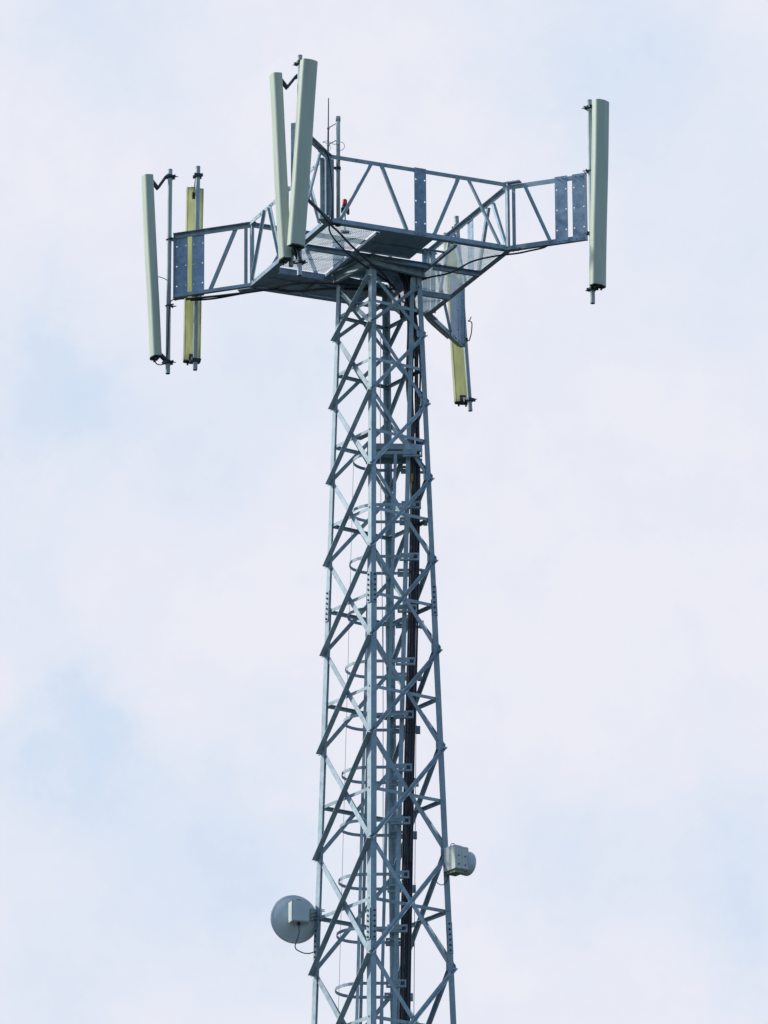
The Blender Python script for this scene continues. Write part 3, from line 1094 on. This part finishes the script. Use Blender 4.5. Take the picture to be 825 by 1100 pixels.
zj = -0.145
C0 = V((0.22, -0.05, ZP - 0.30))
jumper([ARM[1](1.0, -0.03, .03), ARM[1](0.5, -0.05, .03), ARM[1](0.14, -0.06, 0.03), P(-1.15, 1.10, -0.07), P(-0.9, 0.86, -0.15), P(-0.55, 0.45, -0.20), V((-0.1, 0.12, ZP - 0.24)), C0],
       0.017, 'black cable running along the left arm and straight in under the dark floor')
jumper([ARM[1](0.95, -0.035, -.02), ARM[1](0.6, -0.06, -.02), ARM[1](0.14, -0.045, -0.02), P(-1.2, 1.2, -0.05), P(-0.98, 0.72, -0.10), P(-0.72, 0.40, -0.16), P(-0.4, 0.2, -0.21), V((0, 0.05, ZP - 0.26)), C0],
       0.014, 'black cable arching higher under the dark floor from the left corner')
jumper([ARM[0](0.95, 0.03, .05), ARM[0](0.5, 0.0, .05), ARM[0](0.05, -0.05, 0.05), P(-1.16, -1.22, -0.04), P(-0.86, -0.98, -0.11), P(-0.5, -0.70, -0.17), P(-0.15, -0.42, -0.20), P(0.05, -0.2, -0.22), C0],
       0.015, 'sagging black cable slung from the near corner towards the mast head')
jumper([ARM[0](1.0, 0.9, .05), ARM[0](0.6, 0.93, .06), ARM[0](0.25, 0.93, .07), ARM[0](0.12, 0.6, 0.08), ARM[0](0.08, 0.1, .08), P(-1.25, -1.15, -0.03), P(-0.85, -0.78, -0.13), P(-0.45, -0.5, -0.18), P(0, -0.2, -0.22), C0],
       0.012, 'black cable dropping down the near corner posts and under the floor')
jumper([ARM[3](0.62, 0.035, .02), ARM[3](0.52, -0.012, .02), ARM[3](0.3, -0.03, .02), ARM[3](0.14, -0.04, .02), P(1.22, -1.18, -0.03), P(1.0, -0.92, -0.05), P(0.80, -0.62, -0.14), P(0.58, -0.38, -0.16), P(0.42, -0.28, -0.24), P(0.34, -0.22, -0.42), V((0.3, -0.02, ZP - 0.7))],
       0.013, 'black cable curving in from the right corner below the open grating')
jumper([ARM[2](0.9, -0.03, .03), ARM[2](0.14, -0.05, .02), P(1.15, 1.12, -0.06), P(0.8, 0.75, -0.15), P(0.5, 0.4, -0.22), V((0.28, 0.1, ZP - 0.35)), V((0.3, 0.02, ZP - 0.7))],
       0.016, 'black cable from the far corner to the mast head')
jumper([at(506, 340.5, 3.25), at(504, 345, 3.1), at(503, 344.5, 3.05), at(506.8, 347, 3.2), at(506.2, 358, 3.2), at(504, 366, 3.15)], 0.008,
       'thin black cable loop beside the blue plates of the far arm')
jumper([at(160, 384, 1.05) + V((.08, 0, -.02)), at(168.5, 391, 1.08), at(176, 390.5, 1.13), at(180, 378, 1.13), at(181, 350, 1.12), at(183, 325, 1.06), at(190, 322, 1.04), at(198, 321, 1.02)], 0.008,
       'thin black tail cable from the foot of the pale left panel')
jumper([at(169.2, 297, 1.14), at(173, 298, 1.14), at(176, 299, 1.14), at(179.5, 301, 1.15)], 0.006,
       'short dark wire between the pale left panel and its pole')

# ------------------------------------------------------------------ sky and sun
SUN = V((-0.97, 0.22, 0)).normalized()
EL = math.radians(36)
sd_ = V((SUN.x * math.cos(EL), SUN.y * math.cos(EL), math.sin(EL)))
sl = bpy.data.lights.new('sun', 'SUN')
sl.energy = 3.7
sl.angle = math.radians(3)
sl.color = (1.0, 0.965, 0.85)
so = bpy.data.objects.new('sun', sl)
COL.objects.link(so)
so.rotation_euler = sd_.to_track_quat('Z', 'Y').to_euler()
so.location = (0, 0, 60)

W = bpy.data.worlds.new('World')
S.world = W
W.use_nodes = True
nt = W.node_tree
n, l = nt.nodes, nt.links
bg = n['Background']
sky = n.new('ShaderNodeTexSky')
sky.sky_type = 'NISHITA'
sky.sun_disc = False
sky.sun_elevation = EL
sky.sun_rotation = math.atan2(sd_.x, sd_.y)
sky.air_density = 1.0
sky.dust_density = 0.3
sky.ozone_density = 3.0
tc = n.new('ShaderNodeTexCoord')


def math_(op, a, b=None, c=None):
    m = n.new('ShaderNodeMath')
    m.operation = op
    for i, q in enumerate((a, b, c)):
        if q is None:
            continue
        if isinstance(q, (int, float)):
            m.inputs[i].default_value = q
        else:
            l.new(q, m.inputs[i])
    return m.outputs[0]


def noise(scale, detail, rough, off=(0, 0, 0), sc=(1, 1, 1)):
    mp = n.new('ShaderNodeMapping')
    mp.inputs['Location'].default_value = off
    mp.inputs['Scale'].default_value = sc
    l.new(tc.outputs['Generated'], mp.inputs['Vector'])
    t = n.new('ShaderNodeTexNoise')
    t.inputs['Scale'].default_value = scale
    t.inputs['Detail'].default_value = detail
    t.inputs['Roughness'].default_value = rough
    l.new(mp.outputs[0], t.inputs['Vector'])
    return t


# wobble the direction so that gaps in the cloud get ragged edges
wob = noise(42, 8, 0.66)
wv = n.new('ShaderNodeVectorMath')
wv.operation = 'MULTIPLY_ADD'
l.new(wob.outputs['Color'], wv.inputs[0])
wv.inputs[1].default_value = (0.040, 0.040, 0.040)
wa = n.new('ShaderNodeVectorMath')
wa.operation = 'SUBTRACT'
l.new(tc.outputs['Generated'], wa.inputs[0])
wa.inputs[1].default_value = (0.020, 0.020, 0.020)
l.new(wa.outputs[0], wv.inputs[2])
wn = n.new('ShaderNodeVectorMath')
wn.operation = 'NORMALIZE'
l.new(wv.outputs[0], wn.inputs[0])

gaps = [(655, 70, 105, .75), (60, 425, 75, .85), (70, 815, 65, .95), (225, 925, 95, .75), (790, 945, 75, .75), (130, 15, 90, .55),
        (290, 385, 90, .40), (600, 950, 70, .55), (190, 500, 70, .35), (20, 640, 60, .3), (800, 250, 110, .30), (60, 1060, 110, .35)]
tot = None
for px, py, sg, amp in gaps:
    d = ray(px, py).normalized()
    dt = n.new('ShaderNodeVectorMath')
    dt.operation = 'DOT_PRODUCT'
    l.new(wn.outputs[0], dt.inputs[0])
    dt.inputs[1].default_value = d
    s2 = (sg * 0.82 / F) ** 2
    amp *= 0.72
    e = math_('EXPONENT', math_('MULTIPLY', math_('SUBTRACT', dt.outputs['Value'], 1.0), 1.0 / s2))
    tot = math_('MULTIPLY', e, amp) if tot is None else math_('MULTIPLY_ADD', e, amp, tot)
fine = noise(48, 9, 0.66, (3, 1, 7))
fr_ = n.new('ShaderNodeMapRange')
fr_.inputs['From Min'].default_value = 0.40
fr_.inputs['From Max'].default_value = 0.68
fr_.inputs['To Min'].default_value = 0.0
fr_.inputs['To Max'].default_value = 0.24
l.new(fine.outputs['Fac'], fr_.inputs['Value'])
gap = math_('ADD', tot, fr_.outputs[0])
# away from this cloud bank the sky is more broken
fd = n.new('ShaderNodeVectorMath')
fd.operation = 'DOT_PRODUCT'
l.new(tc.outputs['Generated'], fd.inputs[0])
fd.inputs[1].default_value = FWD
br = n.new('ShaderNodeMapRange')
br.interpolation_type = 'SMOOTHSTEP'
br.inputs['From Min'].default_value = 0.85
br.inputs['From Max'].default_value = 0.3
br.inputs['To Min'].default_value = 0.0
br.inputs['To Max'].default_value = 1.0
l.new(fd.outputs['Value'], br.inputs['Value'])
bn = noise(2.6, 7, 0.58, (4.2, 1.7, 0.3), (1, 1, 2.0))
bn2 = n.new('ShaderNodeMapRange')
bn2.inputs['From Min'].default_value = 0.30
bn2.inputs['From Max'].default_value = 0.46
bn2.inputs['To Min'].default_value = 0.0
bn2.inputs['To Max'].default_value = 2.2
l.new(bn.outputs['Fac'], bn2.inputs['Value'])
brk = math_('MINIMUM', math_('MULTIPLY', br.outputs[0], bn2.outputs[0]), 0.97)
gap = math_('MINIMUM', gap, 1.0)
SKYK = 0.15
skm = n.new('ShaderNodeVectorMath')
skm.operation = 'SCALE'
skm.inputs['Scale'].default_value = SKYK
l.new(sky.outputs[0], skm.inputs[0])
mix = n.new('ShaderNodeMix')
mix.data_type = 'RGBA'
mix.inputs['A'].default_value = (0.835, 0.842, 0.922, 1)
mix.inputs['B'].default_value = (0.585, 0.72, 0.90, 1)      # blue showing through thin cloud
l.new(gap, mix.inputs['Factor'])
mix2 = n.new('ShaderNodeMix')
mix2.data_type = 'RGBA'
l.new(brk, mix2.inputs['Factor'])
l.new(mix.outputs['Result'], mix2.inputs['A'])
l.new(skm.outputs[0], mix2.inputs['B'])
l.new(mix2.outputs['Result'], bg.inputs['Color'])
bg.inputs['Strength'].default_value = 1.0

S.view_settings.view_transform = 'Standard'
S.view_settings.look = 'None'
S.view_settings.exposure = 0.0
S.view_settings.gamma = 1.0
S.render.engine = 'CYCLES'
S.render.resolution_x = 768
S.render.resolution_y = 1024
